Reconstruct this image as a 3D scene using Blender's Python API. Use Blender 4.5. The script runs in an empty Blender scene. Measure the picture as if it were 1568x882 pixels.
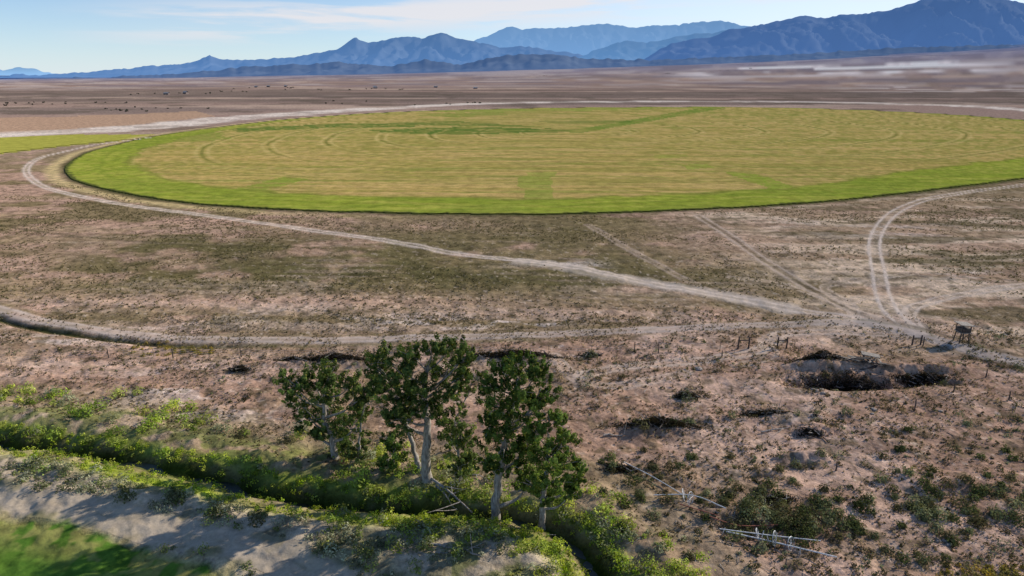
import bpy, math, numpy as np
from mathutils import Vector
rng = np.random.default_rng(7)
H=40.0; F=1045.0; CX=784.0; CY=441.0; PITCH=math.radians(17.48)
SP,CP=math.sin(PITCH),math.cos(PITCH)
SUN_AZ=math.radians(62); SUN_EL=math.radians(26)

# ---------- survey helpers: measurements -> metric world coordinates on the plain
def S(u,v):
    a=(u-CX)/F; b=(v-CY)/F
    t=H/(SP+b*CP)
    return (a*t,(CP-b*SP)*t)
def onplane(u,v,Y):
    a=(u-CX)/F; b=(v-CY)/F
    t=Y/(CP-b*SP)
    return (a*t, H-(SP+b*CP)*t)
def mpp(Y): return (Y*CP+H*SP)/F
def catmull(pts,n=5,closed=False):
    p=np.array(pts,float)
    if closed: p=np.vstack([p[-1],p,p[0],p[1]])
    else: p=np.vstack([2*p[0]-p[1],p,2*p[-1]-p[-2]])
    out=[]
    for i in range(1,len(p)-2):
        for k in range(n):
            t=k/n
            out.append(0.5*((2*p[i])+(-p[i-1]+p[i+1])*t+(2*p[i-1]-5*p[i]+4*p[i+1]-p[i+2])*t*t+(-p[i-1]+3*p[i]-3*p[i+1]+p[i+2])*t**3))
    if not closed: out.append(p[-2])
    return np.array(out)
def line(pts,n=4): 
    return np.array([S(u,v) for u,v in catmull(pts,n)])
def sdist(x,y,poly,pad=20.0):
    """signed distance to a polyline (positive on its left side walking along), capped at pad"""
    best=np.full(x.shape,pad,np.float64); sg=np.ones(x.shape)
    lo=poly.min(0)-pad; hi=poly.max(0)+pad
    idx=np.nonzero((x>lo[0])&(x<hi[0])&(y>lo[1])&(y<hi[1]))[0]
    xs=x[idx]; ys=y[idx]; b=best[idx]; s=sg[idx]
    for i in range(len(poly)-1):
        a=poly[i]; c=poly[i+1]
        l2=np.minimum(a,c)-pad; h2=np.maximum(a,c)+pad
        j=np.nonzero((xs>l2[0])&(xs<h2[0])&(ys>l2[1])&(ys<h2[1]))[0]
        if len(j)==0: continue
        dx,dy=c-a; L=dx*dx+dy*dy+1e-9
        px=xs[j]-a[0]; py=ys[j]-a[1]
        t=np.clip((px*dx+py*dy)/L,0,1)
        d=np.hypot(px-t*dx,py-t*dy)
        m=d<b[j]; jj=j[m]
        b[jj]=d[m]; s[jj]=np.sign(dx*py[m]-dy*px[m])
    best[idx]=b; sg[idx]=s
    return best*sg
def _h(xi,yi,seed):
    h=(xi.astype(np.int64)*374761393+yi.astype(np.int64)*668265263+seed*974634777)&0xffffffff
    h=((h^(h>>13))*1274126177)&0xffffffff
    h=((h^(h>>15))*2246822519)&0xffffffff
    return (h^(h>>16))/4294967295.0
def vn(x,y,seed=0):
    xi=np.floor(x); yi=np.floor(y); fx=x-xi; fy=y-yi
    fx=fx*fx*(3-2*fx); fy=fy*fy*(3-2*fy)
    a=_h(xi,yi,seed);b=_h(xi+1,yi,seed);c=_h(xi,yi+1,seed);d=_h(xi+1,yi+1,seed)
    return (a*(1-fx)+b*fx)*(1-fy)+(c*(1-fx)+d*fx)*fy
def fbm(x,y,o=4,seed=0):
    t=0;a=1;s=0
    for i in range(o):
        t=t+a*vn(x*2**i+i*17.3,y*2**i-i*9.1,seed+i); s+=a; a*=0.55
    return t/s
def ss(e0,e1,x):
    t=np.clip((x-e0)/(e1-e0),0,1); return t*t*(3-2*t)
def G(d,w): return np.exp(-(d/w)**2)
def lin(r,g,b):
    c=np.array([r,g,b])/255.0
    return np.where(c<=0.04045,c/12.92,((c+0.055)/1.055)**2.4)
def inpoly(x,y,P):
    r=np.zeros(x.shape,bool); n=len(P)
    for i in range(n):
        x1,y1=P[i]; x2,y2=P[(i+1)%n]
        c=((y1>y)!=(y2>y))
        with np.errstate(divide='ignore',invalid='ignore'):
            r^=c&(x<(x2-x1)*(y-y1)/(y2-y1+1e-12)+x1)
    return r

# ---------- plan of the site
ditch=line([(-400,640),(-150,662),(0,680),(70,689),(150,701),(220,721),(300,736),(400,762),(500,776),(580,786),(650,786),(720,795),(780,799),(850,823),(910,882),(990,1000)])
farmtrack=line([(-200,732),(0,768),(150,795),(300,828),(420,858),(520,905),(600,990)])
fieldedge=line([(-300,760),(0,797),(100,810),(180,833),(300,868),(380,905),(480,1000)])
R1=line([(1405,512),(1300,487),(1200,470),(1100,452),(980,430),(860,407),(780,397),(700,387),(600,370),(500,355),(400,342),(300,328),(200,315),(120,300),(70,287),(45,271),(41,257),(58,243),(95,233),(150,221),(232,211)])
R1b=line([(1200,470),(1100,452),(980,430),(900,418),(850,408),(800,400)])
R2=line([(-250,420),(-80,455),(0,475),(60,490),(130,503),(200,512),(300,519),(400,521),(600,519),(800,514),(1000,505),(1150,498),(1300,494),(1405,512)])
R3=line([(1405,512),(1365,480),(1350,440),(1342,400),(1339,372),(1350,345),(1375,322),(1420,305),(1490,293),(1568,283),(1700,262)])
R4=line([(1380,508),(1330,488),(1260,452),(1200,418),(1150,385),(1100,350),(1070,330)])
R5=line([(1410,512),(1392,487),(1400,472),(1430,460),(1480,450),(1568,438),(1700,425)])
R6=line([(1330,495),(1405,512),(1450,525),(1500,540),(1568,556),(1750,600)])
R7=line([(1400,514),(1300,508),(1205,508),(1185,520),(1150,540),(1080,550),(960,560),(890,575)])
R8=line([(1100,452),(1030,418),(960,380),(900,345)])
R9=line([(850,545),(870,570),(905,588),(960,590),(1050,570)])
R10=line([(1310,490),(1300,465),(1262,440),(1290,432),(1400,420)])
R11=line([(0,345),(120,362),(300,376),(450,378),(560,384)])
R12=line([(1380,506),(1310,476),(1240,448),(1180,432),(1120,425)])
R13=line([(1390,505),(1375,470),(1330,455),(1300,462)])
R14=line([(1130,560),(1180,545),(1172,520),(1200,508)])
white=line([(-300,228),(0,207),(200,196),(350,182),(520,170),(700,160),(900,156),(1200,156),(1400,160),(1568,168),(1800,190)])
outline_px=[(100,255),(104,270),(125,281),(200,299),(300,312),(450,323),(700,329),(850,329),(1100,320),(1300,306),(1568,274),(1730,248),(1800,225),(1740,202),(1568,184),(1450,175),(1300,168),(1150,164),(1000,164),(800,166),(600,172),(450,182),(350,193),(240,208),(180,221),(130,235)]
OUT=np.array([S(u,v) for u,v in catmull(outline_px,6,True)])
PC=np.array([40.0,492.0])
oa=np.arctan2(OUT[:,1]-PC[1],OUT[:,0]-PC[0]); orr=np.hypot(OUT[:,0]-PC[0],OUT[:,1]-PC[1])
o=np.argsort(oa); oa=oa[o]; orr=orr[o]
def ringR(x,y):
    a=np.arctan2(y-PC[1],x-PC[0]); return np.interp(a,oa,orr,period=2*math.pi)
leftfield=np.array([S(*p) for p in [(-300,216),(0,210),(120,206),(236,206),(225,212),(100,224),(0,236),(-300,262)]])

# mounds and pits: u, v, rx, ry, height
MOUND=[(1294,586,6.6,1.8,-2.7),(1290,564,7.5,1.4,1.3),(1415,581,4.4,1.2,-1.3),(1420,564,5.6,1.1,1.0),
 (1235,702,2.4,1.3,1.0),(1255,658,2.4,1.0,.7),(1010,660,5.0,1.3,.6),(505,558,9,1.4,.6),(790,552,8,1.3,.5),
 (330,715,9,2.0,.4),(1190,640,4,.9,.4),(1130,790,5,1.5,.5),(1450,735,7,2,.5),(1150,725,3,1,.5),(1070,640,3,1,.4)]
MOUND=[(*S(m[0],m[1]),m[2],m[3],m[4]) for m in MOUND]
def height(x,y):
    r=np.hypot(x,y); z=np.zeros(x.shape)
    near=np.nonzero(r<700)[0]
    if len(near):
        X=x[near];Y=y[near];R=r[near]
        d=sdist(X,Y,ditch,25.0)+(fbm(X/4,Y/4,2,6)-.5)*1.6       # + = far side
        q=-1.3*G(d-1.2,1.1)+0.5*G(d+3.4,1.8)+0.75*G(d+7,3.0)+0.7*G(d-6.0,2.6)
        d6=sdist(X,Y,farmtrack,8.0); q-=0.25*G(d6,1.8)
        d2=sdist(X,Y,R2,12.0); wl=ss(-20,-70,X)
        q+=0.15*G(d2,2.2)-wl*0.6*G(d2+2.5,.8)
        cor=G(d,14)
        q+=(fbm(X/14,Y/14,3,5)-.5)*1.0*ss(400,90,R)+(fbm(X/2.2,Y/2.2,3,9)-.5)*(.46+.45*cor)*ss(260,70,R)*(1-G(d2,3))
        wx=(fbm(X/1.8,Y/1.8,3,16)-.5)*3.2; wy=(fbm(X/1.8,Y/1.8,3,18)-.5)*1.8
        for mx,my,rx,ry,h in MOUND:
            e2=((X+wx-mx)/rx)**2+((Y+wy-my)/ry)**2
            q+=h*np.exp(-e2**1.6)
        z[near]=q
    az=np.arctan2(x,np.maximum(y,1e-3))
    uu=CX+F*np.tan(np.clip(az,-1.2,1.2))/1.0*0.96
    px=np.interp(uu,[-500,300,600,1000,1568,2200],[-6,-2,3,14,31,44])
    z+=px/1045.0*9000*np.clip((r-2300)/6700,0,3)**1.15*(y>0)
    z+=(fbm(x/700,y/260,3,77)-.5)*9*ss(900,4000,r)
    return z

# ---------- mesh builder
def mkmesh(name,V,Q,mats,col=None,mi=None,smooth=False):
    me=bpy.data.meshes.new(name)
    V=np.asarray(V,np.float32); Q=np.asarray(Q,np.int32); k=Q.shape[1]
    me.vertices.add(len(V)); me.vertices.foreach_set('co',V.ravel())
    me.loops.add(Q.size); me.loops.foreach_set('vertex_index',Q.ravel())
    me.polygons.add(len(Q)); me.polygons.foreach_set('loop_start',np.arange(0,Q.size,k,dtype=np.int32))
    if mi is not None: me.polygons.foreach_set('material_index',np.asarray(mi,np.int32))
    me.polygons.foreach_set('use_smooth',np.full(len(Q),smooth,bool))
    me.update(calc_edges=True)
    if col is not None:
        c=np.ones((len(V),4),np.float32); c[:,:3]=col
        a=me.color_attributes.new('Col','FLOAT_COLOR','POINT'); a.data.foreach_set('color',c.ravel())
    for m in mats: me.materials.append(m)
    ob=bpy.data.objects.new(name,me); bpy.context.collection.objects.link(ob)
    return ob

# ---------- materials
def newmat(n):
    m=bpy.data.materials.new(n); m.use_nodes=True; nt=m.node_tree; nt.nodes.clear()
    out=nt.nodes.new('ShaderNodeOutputMaterial'); return m,nt,out
def N(nt,t,**kw):
    n=nt.nodes.new(t)
    for k,v in kw.items(): setattr(n,k,v)
    return n
def groundmat(name,s1,s2,amp,bump):
    m,nt,out=newmat(name); L=nt.links.new
    at=N(nt,'ShaderNodeAttribute',attribute_name='Col'); tc=N(nt,'ShaderNodeTexCoord')
    n1=N(nt,'ShaderNodeTexNoise'); n1.inputs['Scale'].default_value=s1; n1.inputs['Detail'].default_value=5; n1.inputs['Roughness'].default_value=.72
    n2=N(nt,'ShaderNodeTexNoise'); n2.inputs['Scale'].default_value=s2; n2.inputs['Detail'].default_value=3; n2.inputs['Roughness'].default_value=.6
    L(tc.outputs['Object'],n1.inputs['Vector']); L(tc.outputs['Object'],n2.inputs['Vector'])
    ad=N(nt,'ShaderNodeMath',operation='ADD'); L(n1.outputs['Fac'],ad.inputs[0]); L(n2.outputs['Fac'],ad.inputs[1])
    mr=N(nt,'ShaderNodeMapRange'); mr.inputs['From Min'].default_value=.78; mr.inputs['From Max'].default_value=1.22
    mr.inputs['To Min'].default_value=1-amp; mr.inputs['To Max'].default_value=1+amp
    L(ad.outputs[0],mr.inputs['Value'])
    mul=N(nt,'ShaderNodeVectorMath',operation='SCALE'); L(at.outputs['Color'],mul.inputs[0]); L(mr.outputs[0],mul.inputs['Scale'])
    b=N(nt,'ShaderNodeBsdfDiffuse'); b.inputs['Roughness'].default_value=.3
    L(mul.outputs[0],b.inputs['Color'])
    bp=N(nt,'ShaderNodeBump'); bp.inputs['Strength'].default_value=.9; bp.inputs['Distance'].default_value=bump
    L(ad.outputs[0],bp.inputs['Height']); L(bp.outputs[0],b.inputs['Normal'])
    L(b.outputs[0],out.inputs['Surface']); return m
def leafmat(name,tr=.4):
    m,nt,out=newmat(name); L=nt.links.new
    at=N(nt,'ShaderNodeAttribute',attribute_name='Col')
    d=N(nt,'ShaderNodeBsdfDiffuse'); t=N(nt,'ShaderNodeBsdfTranslucent'); mx=N(nt,'ShaderNodeMixShader'); mx.inputs[0].default_value=tr
    hs=N(nt,'ShaderNodeHueSaturation'); hs.inputs['Value'].default_value=1.5; hs.inputs['Saturation'].default_value=1.15
    L(at.outputs['Color'],d.inputs['Color']); L(at.outputs['Color'],hs.inputs['Color']); L(hs.outputs[0],t.inputs['Color'])
    L(d.outputs[0],mx.inputs[1]); L(t.outputs[0],mx.inputs[2]); L(mx.outputs[0],out.inputs['Surface']); return m
def simplemat(name,col,col2,scale=4,rough=.8,metal=0,stretch=(1,1,1)):
    m,nt,out=newmat(name); L=nt.links.new
    tc=N(nt,'ShaderNodeTexCoord'); mp=N(nt,'ShaderNodeMapping'); mp.inputs['Scale'].default_value=stretch
    n=N(nt,'ShaderNodeTexNoise'); n.inputs['Scale'].default_value=scale; n.inputs['Detail'].default_value=5
    r=N(nt,'ShaderNodeValToRGB'); r.color_ramp.elements[0].position=.35; r.color_ramp.elements[1].position=.65
    r.color_ramp.elements[0].color=(*col,1); r.color_ramp.elements[1].color=(*col2,1)
    p=N(nt,'ShaderNodeBsdfPrincipled'); p.inputs['Roughness'].default_value=rough; p.inputs['Metallic'].default_value=metal
    L(tc.outputs['Object'],mp.inputs[0]); L(mp.outputs[0],n.inputs['Vector']); L(n.outputs['Fac'],r.inputs[0]); L(r.outputs[0],p.inputs['Base Color'])
    bp=N(nt,'ShaderNodeBump'); bp.inputs['Distance'].default_value=.02; L(n.outputs['Fac'],bp.inputs['Height']); L(bp.outputs[0],p.inputs['Normal'])
    L(p.outputs[0],out.inputs['Surface']); return m
M_ground=groundmat('dry_earth',2.3,0.35,.45,.15)
M_road=groundmat('dirt_track',3.0,0.6,.18,.05)
M_crop=groundmat('cropland',1.6,0.22,.24,.08)
M_leaf=leafmat('cottonwood_leaves',.30)
M_bush=leafmat('shrub_leaves',.25)
M_willow=leafmat('willow_leaves',.42)
M_bark=simplemat('cottonwood_bark',(.18,.15,.12),(.46,.41,.34),3,.9,0,(3,3,.6))
M_dead=simplemat('dead_wood',(.20,.17,.14),(.45,.41,.36),5,.9)
M_dark=simplemat('weathered_dark_timber',(.04,.032,.026),(.10,.08,.065),5,.9)
M_wood=simplemat('grey_timber',(.16,.13,.10),(.34,.30,.25),5,.85)
M_pipe=simplemat('galvanised_pipe',(.5,.5,.49),(.75,.75,.73),4,.5,.2)
M_rock=simplemat('concrete_rubble',(.22,.18,.15),(.36,.31,.27),4,.9)
M_water=simplemat('ditch_water',(.012,.016,.010),(.02,.03,.015),2,.35)
M_roof=simplemat('farm_roof',(.25,.24,.23),(.4,.39,.38),2,.6)
M_wall=simplemat('farm_wall',(.12,.09,.08),(.25,.2,.18),2,.9)
M_rust=simplemat('rusty_red_metal',(.25,.07,.04),(.4,.14,.08),5,.8)

# ---------- ground colour
def groundcolor(x,y):
    n=len(x); r=np.hypot(x,y); C=np.zeros((n,3))
    def mix(m,c):
        C[:]=C*(1-m[:,None])+c*m[:,None]
    big=fbm(x/55,y/40,4,1); mid=fbm(x/12,y/9,4,2); fine=fbm(x/1.6,y/1.6,3,3); spk=vn(x/.45,y/.45,4)
    C[:]=lin(172,143,122)
    mix(ss(.42,.62,mid)*.5,lin(150,122,101))
    mix(ss(.5,.36,mid)*.5*(y<110),lin(196,170,150))
    mix(ss(.5,.66,fbm(x/20,y/12,3,8))*.45*(y<110),lin(142,124,96))
    # olive scrub of the middle ground
    ol=ss(96,110,y)*ss(.42,.56,big+.10*ss(60,-40,x)+.04*ss(100,180,y)*ss(60,0,x)+ .6*(mid-.5))
    mix(ol*.85,lin(118,107,74))
    mix(ss(105,125,y)*ss(.55,.7,fbm(x/30,y/6,4,21))*.6,lin(158,138,106))
    # right-hand pale ground
    rt=ss(35,70,x)*ss(90,105,y)*ss(260,200,y)
    mix(rt*.7,lin(170,145,120))
    mix(rt*ss(.48,.60,fbm(x/22,y/5,4,31))*.75,lin(208,187,160))
    mix(rt*ss(.52,.62,fbm(x/26,y/7,4,32))*.8,lin(108,98,72))
    # pale alkali patches
    al=ss(.50,.60,fbm(x/9,y/3,4,41))
    for (u,v,wu,wv,st) in [(700,497,130,10,1),(590,483,60,7,.9),(230,490,50,10,.8),(420,478,250,22,.4),(880,408,90,9,.9),(250,590,90,25,.9),(330,625,80,30,1),(110,520,90,12,.8),(780,490,90,12,.8),(1330,350,120,14,.6),(1480,420,90,12,.5),(60,480,60,10,.6),(1250,650,120,30,.4)]:
        X0,Y0=S(u,v); _,Ya=S(u,v-wv); wx=wu*mpp(Y0); wy=abs(Ya-Y0)
        mix(np.exp(-((x-X0)/wx)**2-((y-Y0)/wy)**2)*al*st*(.5+.5*ss(.4,.55,fine)),lin(216,202,190))
    # olive darker patches
    for (u,v,wu,wv,st) in [(560,415,420,26,.75),(330,380,420,22,.6),(880,440,200,14,.6),(620,445,350,12,.7),(1450,400,90,14,.5),(180,440,200,14,.5),(1000,395,170,25,.4),(760,350,400,14,.5)]:
        X0,Y0=S(u,v); _,Ya=S(u,v-wv); wx=wu*mpp(Y0); wy=abs(Ya-Y0)
        mix(np.clip(np.exp(-((x-X0)/wx)**2-((y-Y0)/wy)**2)*st*(.4+1.2*ss(.35,.6,mid)),0,1),lin(98,92,60))
    for (u,v,wu,wv,st) in [(400,462,420,13,.8),(900,480,250,10,.6),(1050,550,150,22,.5),(1100,370,120,22,.5),(100,385,60,30,.4),(620,345,160,10,.35)]:
        X0,Y0=S(u,v); _,Ya=S(u,v-wv); wx=wu*mpp(Y0); wy=abs(Ya-Y0)
        mix(np.clip(np.exp(-((x-X0)/wx)**2-((y-Y0)/wy)**2)*st,0,1),lin(188,157,136))
    # faint parallel rake lines
    st=vn((x*.05+y*.9)/1.3,x*0+3,55)*vn(x/14,y/14,56)
    mix(ss(.35,.6,st)*.3*ss(240,100,y),lin(196,172,152))
    # scrub speckle
    mix(ss(.58,.70,fine)*.55*ss(500,200,r),lin(92,84,58))
    mix(ss(.80,.95,spk)*.55*ss(260,100,r),lin(76,68,46))
    mix(ss(.78,.95,vn(x/.6,y/.6,14))*.45*ss(260,100,r),lin(216,197,176))
    # ---- far plain
    fa=ss(330,700,r)
    fn=fbm(x/500,y/160,4,61); fs=fbm(x/260,y/60,4,62)
    mix(fa,lin(152,130,116))
    mix(fa*ss(.45,.65,fn)*.8,lin(126,112,102))
    mix(fa*ss(.50,.64,fs)*.55,lin(186,164,144))
    mix(ss(900,1100,y)*ss(2600,1500,y)*ss(.38,.54,fbm(x/900,y/90,3,63))*.75,lin(104,93,84))
    mix(fa*ss(.60,.70,fbm(x/60,y/45,3,64))*.5*ss(2500,1200,r),lin(84,78,66))
    tanf=inpoly(x,y,np.array([S(*p) for p in [(-300,190),(0,181),(180,176),(300,170),(330,178),(200,192),(0,204),(-300,224)]]))
    mix(tanf*.8,lin(176,146,118))
    dw=np.abs(sdist(x,y,white,90)); X0=ss(250,-300,x)
    wm=ss(26,12,dw+ (fbm(x/60,y/20,3,71)-.5)*26 - 8*X0)
    mix(wm*.95*ss(-400,-150,x+ 0*y+200)*(.5+.5*ss(.38,.5,fbm(x/35,y/12,3,72))),lin(214,202,186))
    # distance haze painted into the far ground colour, plus pale flats of the bajada
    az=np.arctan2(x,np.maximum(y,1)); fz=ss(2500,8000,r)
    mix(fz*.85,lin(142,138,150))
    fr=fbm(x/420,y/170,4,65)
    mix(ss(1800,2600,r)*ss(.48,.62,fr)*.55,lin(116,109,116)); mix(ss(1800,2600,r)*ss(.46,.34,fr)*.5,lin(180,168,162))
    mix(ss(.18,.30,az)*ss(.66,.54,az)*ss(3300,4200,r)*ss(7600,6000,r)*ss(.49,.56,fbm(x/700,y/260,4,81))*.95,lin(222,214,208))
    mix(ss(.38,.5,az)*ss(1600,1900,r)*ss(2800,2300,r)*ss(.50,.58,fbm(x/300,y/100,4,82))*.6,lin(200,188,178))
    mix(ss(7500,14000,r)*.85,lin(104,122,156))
    # ---- left small field
    lf=inpoly(x,y,leftfield); mix(lf*1.0,lin(138,148,60)); mix(lf*ss(.45,.6,fs)*.6,lin(172,164,78))
    # ---- pivot field
    R=ringR(x,y); rr=np.hypot(x-PC[0],y-PC[1]); s=rr/R; ins=s<1.0
    k=np.nonzero(ins)[0]
    X=x[k];Y=y[k]; sk=s[k]; Rk=R[k]; c=np.tile(lin(178,154,90),(len(k),1))
    def mk(m,cc):
        m=np.clip(m,0,1)[:,None]; c[:]=c*(1-m)+cc*m
    e=(1-sk)*Rk
    st1=fbm(X/40,(Y+X*.06)/1.7,3,91); st2=fbm(X/90,(Y+X*.05)/7,3,92); bg=fbm(X/90,Y/60,3,93)
    mk(ss(.40,.62,bg)*.4,lin(156,148,74)); mk(ss(.44,.62,st2)*.45,lin(138,136,64)); mk(ss(.48,.68,st1)*.5,lin(194,166,108)); mk(ss(.5,.3,st1)*.45,lin(128,126,58))
    mk(ss(.15,.75,(Y-200)/600)*.25,lin(170,156,94))
    mk(ss(.56,.70,fbm(X/6,Y/6,3,90))*.25,lin(118,120,60))
    mk(ss(.60,.70,fbm(X/70,Y/5,4,88))*.5,lin(118,132,56))
    ph=sk*8.7+(fbm(X/50,Y/50,2,96)-.5)*.05; dl=np.abs(ph-np.round(ph))/8.7*Rk
    lat=np.abs(X-PC[0])/np.maximum(rr[k],1)
    mk(ss(1.3,.4,dl)*(.18+.5*ss(.5,.95,lat))*ss(.2,.45,fbm(X/30,Y/30,2,97))*(rr[k]>30),lin(102,108,48))
    mk(ss(1.5,.4,np.abs(dl-3.0))*(.10+.35*ss(.6,.97,lat))*(rr[k]>30),lin(198,178,114))
    def patch(px,cc,st,soft=0):
        P=np.array([S(*p) for p in px]); w=(fbm(X/18,Y/18,3,94)-.5)*10; m=inpoly(X+w,Y+w*1.4,P).astype(float)
        mk(m*st*(.35+.65*ss(.38,.52,st1)),cc)
    patch([(808,264),(852,264),(855,309),(797,309)],lin(126,146,54),.6)
    patch([(1108,266),(1150,266),(1216,289),(1180,292)],lin(128,150,50),.8)
    patch([(355,291),(410,292),(480,274),(440,271)],lin(122,142,50),.75)
    patch([(1040,253),(1090,250),(1100,256),(1060,259)],lin(132,150,54),.6)
    patch([(1000,238),(1050,236),(1060,240),(1010,243)],lin(132,150,54),.5)
    dg=lin(84,112,46)
    patch([(560,200),(700,195),(890,198),(868,203),(700,207),(640,206)],dg,.9)
    patch([(860,203),(1085,163),(1125,163),(985,188),(890,204)],lin(104,130,50),.8)
    patch([(350,197),(520,190),(640,191),(640,195),(500,196),(360,203)],dg,.85)
    patch([(560,190),(700,186),(850,196),(700,193)],dg,.75)
    patch([(640,176),(760,172),(800,175),(700,180)],lin(110,134,52),.6)
    patch([(820,187),(940,184),(1000,186),(900,191)],dg,.5)
    patch([(640,170),(1060,163),(1100,166),(700,173)],lin(120,144,56),.6)
    patch([(245,210),(330,200),(345,215),(262,219)],lin(120,136,54),.7)
    back=ss(430,640,Y)
    wid=27*(1-.45*back)+ss(100,200,X)*10*(1-back)+(fbm(X/8,Y/8,2,98)-.5)*8
    ring=ss(3,-3,e-wid)
    c[:]=c*(1-ring[:,None])+lin(140,150,56)*ring[:,None]
    mk(ring*back*.5,lin(166,156,90))
    mk(ring*ss(.46,.62,fbm(X/20,Y/2.2,3,95))*.5,lin(172,166,80)); mk(ring*ss(.5,.35,fbm(X/12,Y/2,3,99))*.45,lin(108,128,46))
    mk(ring*ss(.5,.62,fbm(X/30,Y/14,3,89))*.35,lin(118,134,50))
    mk(ss(2.0,.6,np.abs(e-wid))*.5,lin(116,120,52)); mk(ss(1.5,.5,np.abs(e-wid*.5))*.5,lin(116,130,48)); mk(ss(1.5,.5,np.abs(e-wid*.72))*.3,lin(118,132,44))
    mk(ss(2.4,1.0,e+(fbm(X/2,Y/2,2,100)-.5)*2.5),lin(84,90,46))
    C[k]=c
    mix(ss(0,4,(s-1)*R)*ss(9,5,(s-1)*R)*ss(0,-130,x)*.8,lin(194,174,124))
    mix(((s>1)*ss(3.5,0,(s-1)*R+(mid-.5)*4))*.8,lin(78,76,48))
    # ---- tracks
    road=np.zeros(n)
    def track(P,hw,col,st,ruts=True,pad=14,gauge=.9,strip=.4):
        d=np.abs(sdist(x,y,P,pad)); wob=(fbm(x/3,y/3,3,101)-.5)*hw*.8
        m=ss(hw*1.2,hw*.75,d+wob)
        if ruts: m=m*(strip+(1-strip)*np.clip(G(d-gauge,.36)*1.3,0,1))
        m=m*st; mix(m*(.8+.2*ss(.4,.6,fine)),col); np.maximum(road,m,out=road)
    pale=lin(208,193,176); grey=lin(182,169,156)
    track(R11,.8,lin(88,82,58),.5,ruts=False)
    track(R8,1.3,lin(186,166,146),.65); track(R10,1.1,lin(200,181,160),.7); track(R9,1.2,lin(202,183,164),.7); track(R7,1.4,lin(200,182,163),.85)
    track(R12,1.3,lin(200,181,160),.7,strip=.15); track(R13,1.2,lin(200,181,160),.65,strip=.1); track(R14,1.2,lin(200,181,160),.65,strip=.1)
    track(R4,2.0,lin(190,172,152),.85,gauge=1.1,strip=.2)
    d=np.abs(sdist(x,y,R4,6)); mix(G(d,.5)*.5,lin(84,76,54))
    track(R1b,3.0,lin(190,177,160),.6,ruts=False); track(R1,1.8,pale,.95)
    track(R5,1.5,lin(202,186,168),.85); track(R3,1.9,pale,.95,gauge=1.2,strip=.12)
    track(R2,1.4,grey,.92,ruts=True,strip=.6); track(R6,2.1,lin(164,154,144),.95,ruts=False); 
    X0,Y0=S(1350,497); mix(np.exp(-((x-X0)/9)**2-((y-Y0)/5)**2)*.6*ss(.3,.6,mid),lin(196,178,162))
    d2=sdist(x,y,R2,12); wl=ss(-18,-60,x)
    mix(wl*G(d2+2.3,.75)*.9,lin(56,64,30)); mix((1-wl)*ss(40,-10,x)*G(d2+2.0,.5)*.5,lin(96,98,60)); mix(G(d2-2.0,.5)*.4,lin(104,100,66))
    d6=sdist(x,y,R6,8); mix(G(np.abs(d6)-2.8,.7)*.6*ss(60,66,x),lin(64,64,46))
    # shade of the pits painted in as dark soil, plus weaker dark patches
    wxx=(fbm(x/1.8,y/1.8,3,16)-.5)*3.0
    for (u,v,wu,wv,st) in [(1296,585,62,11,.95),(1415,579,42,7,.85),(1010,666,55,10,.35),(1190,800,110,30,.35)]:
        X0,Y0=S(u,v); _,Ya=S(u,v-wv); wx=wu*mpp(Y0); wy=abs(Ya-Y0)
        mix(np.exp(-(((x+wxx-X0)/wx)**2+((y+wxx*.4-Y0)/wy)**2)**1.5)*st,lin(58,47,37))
    # ---- ditch corridor
    near=ss(140,110,r)
    d=sdist(x,y,ditch,40); b=(fine-.5)*2.2+(mid-.5)*3
    dd=d+b
    mix(ss(16,11,dd)*ss(-30,-20,dd)*near*.45,lin(126,120,88))
    mix(ss(11,8,dd)*ss(-1,2,dd)*near*ss(5,-12,x)*ss(.35,.55,fine)*.75,lin(104,112,58))
    mix(ss(-2.2,-3.6,dd)*near*ss(-40,-20,dd)*.8,lin(170,159,138))
    mix(ss(-2.2,-3.6,dd)*near*ss(-40,-20,dd)*ss(.46,.60,mid)*.6,lin(112,114,74))
    mix(ss(-2.2,-3.6,dd)*near*ss(-40,-20,dd)*ss(.54,.64,fine)*.5,lin(90,92,60))
    mix(G(d-1.2,1.5)*near,lin(50,64,24)); mix(G(d+1.9,1.2)*near*.95*(.4+.6*ss(.38,.52,mid)),lin(138,154,52)); mix(G(d-3.2,.8)*near*.6,lin(116,134,50))
    ft=sdist(x,y,farmtrack,14); mix(ss(2.0,1.0,np.abs(ft)+(fine-.5)*1.8)*near*(.35+.4*ss(1.1,.6,np.abs(np.abs(ft)-.95))),lin(168,157,139))
    np.maximum(road,ss(2.4,1.4,np.abs(ft))*near,out=road)
    fe=sdist(x,y,fieldedge,60)
    fm=ss(.6,-.6,fe+(fine-.5)*2)*(y<110)*(x<5)
    mix(fm,lin(70,102,38)); mix(fm*ss(.45,.6,fbm(x/.8,y/.8,3,111))*.5,lin(96,128,50)); mix(fm*ss(.50,.62,fbm(x/3,y/2,3,112))*.35,lin(58,88,34))
    mix(ss(1.8,-1,fe)*ss(-5,-1,fe)*(y<110)*(x<5)*ss(.4,.55,fine)*.6,lin(160,150,92))
    mix((x>-5)*ss(-2,-4,d)*near*ss(.4,.6,fine)*.5,lin(112,120,66))
    road[(y<0)]=0
    return np.clip(C*np.array([1.27,1.21,1.17]),0,.85),road,(ins|lf),fm

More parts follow.
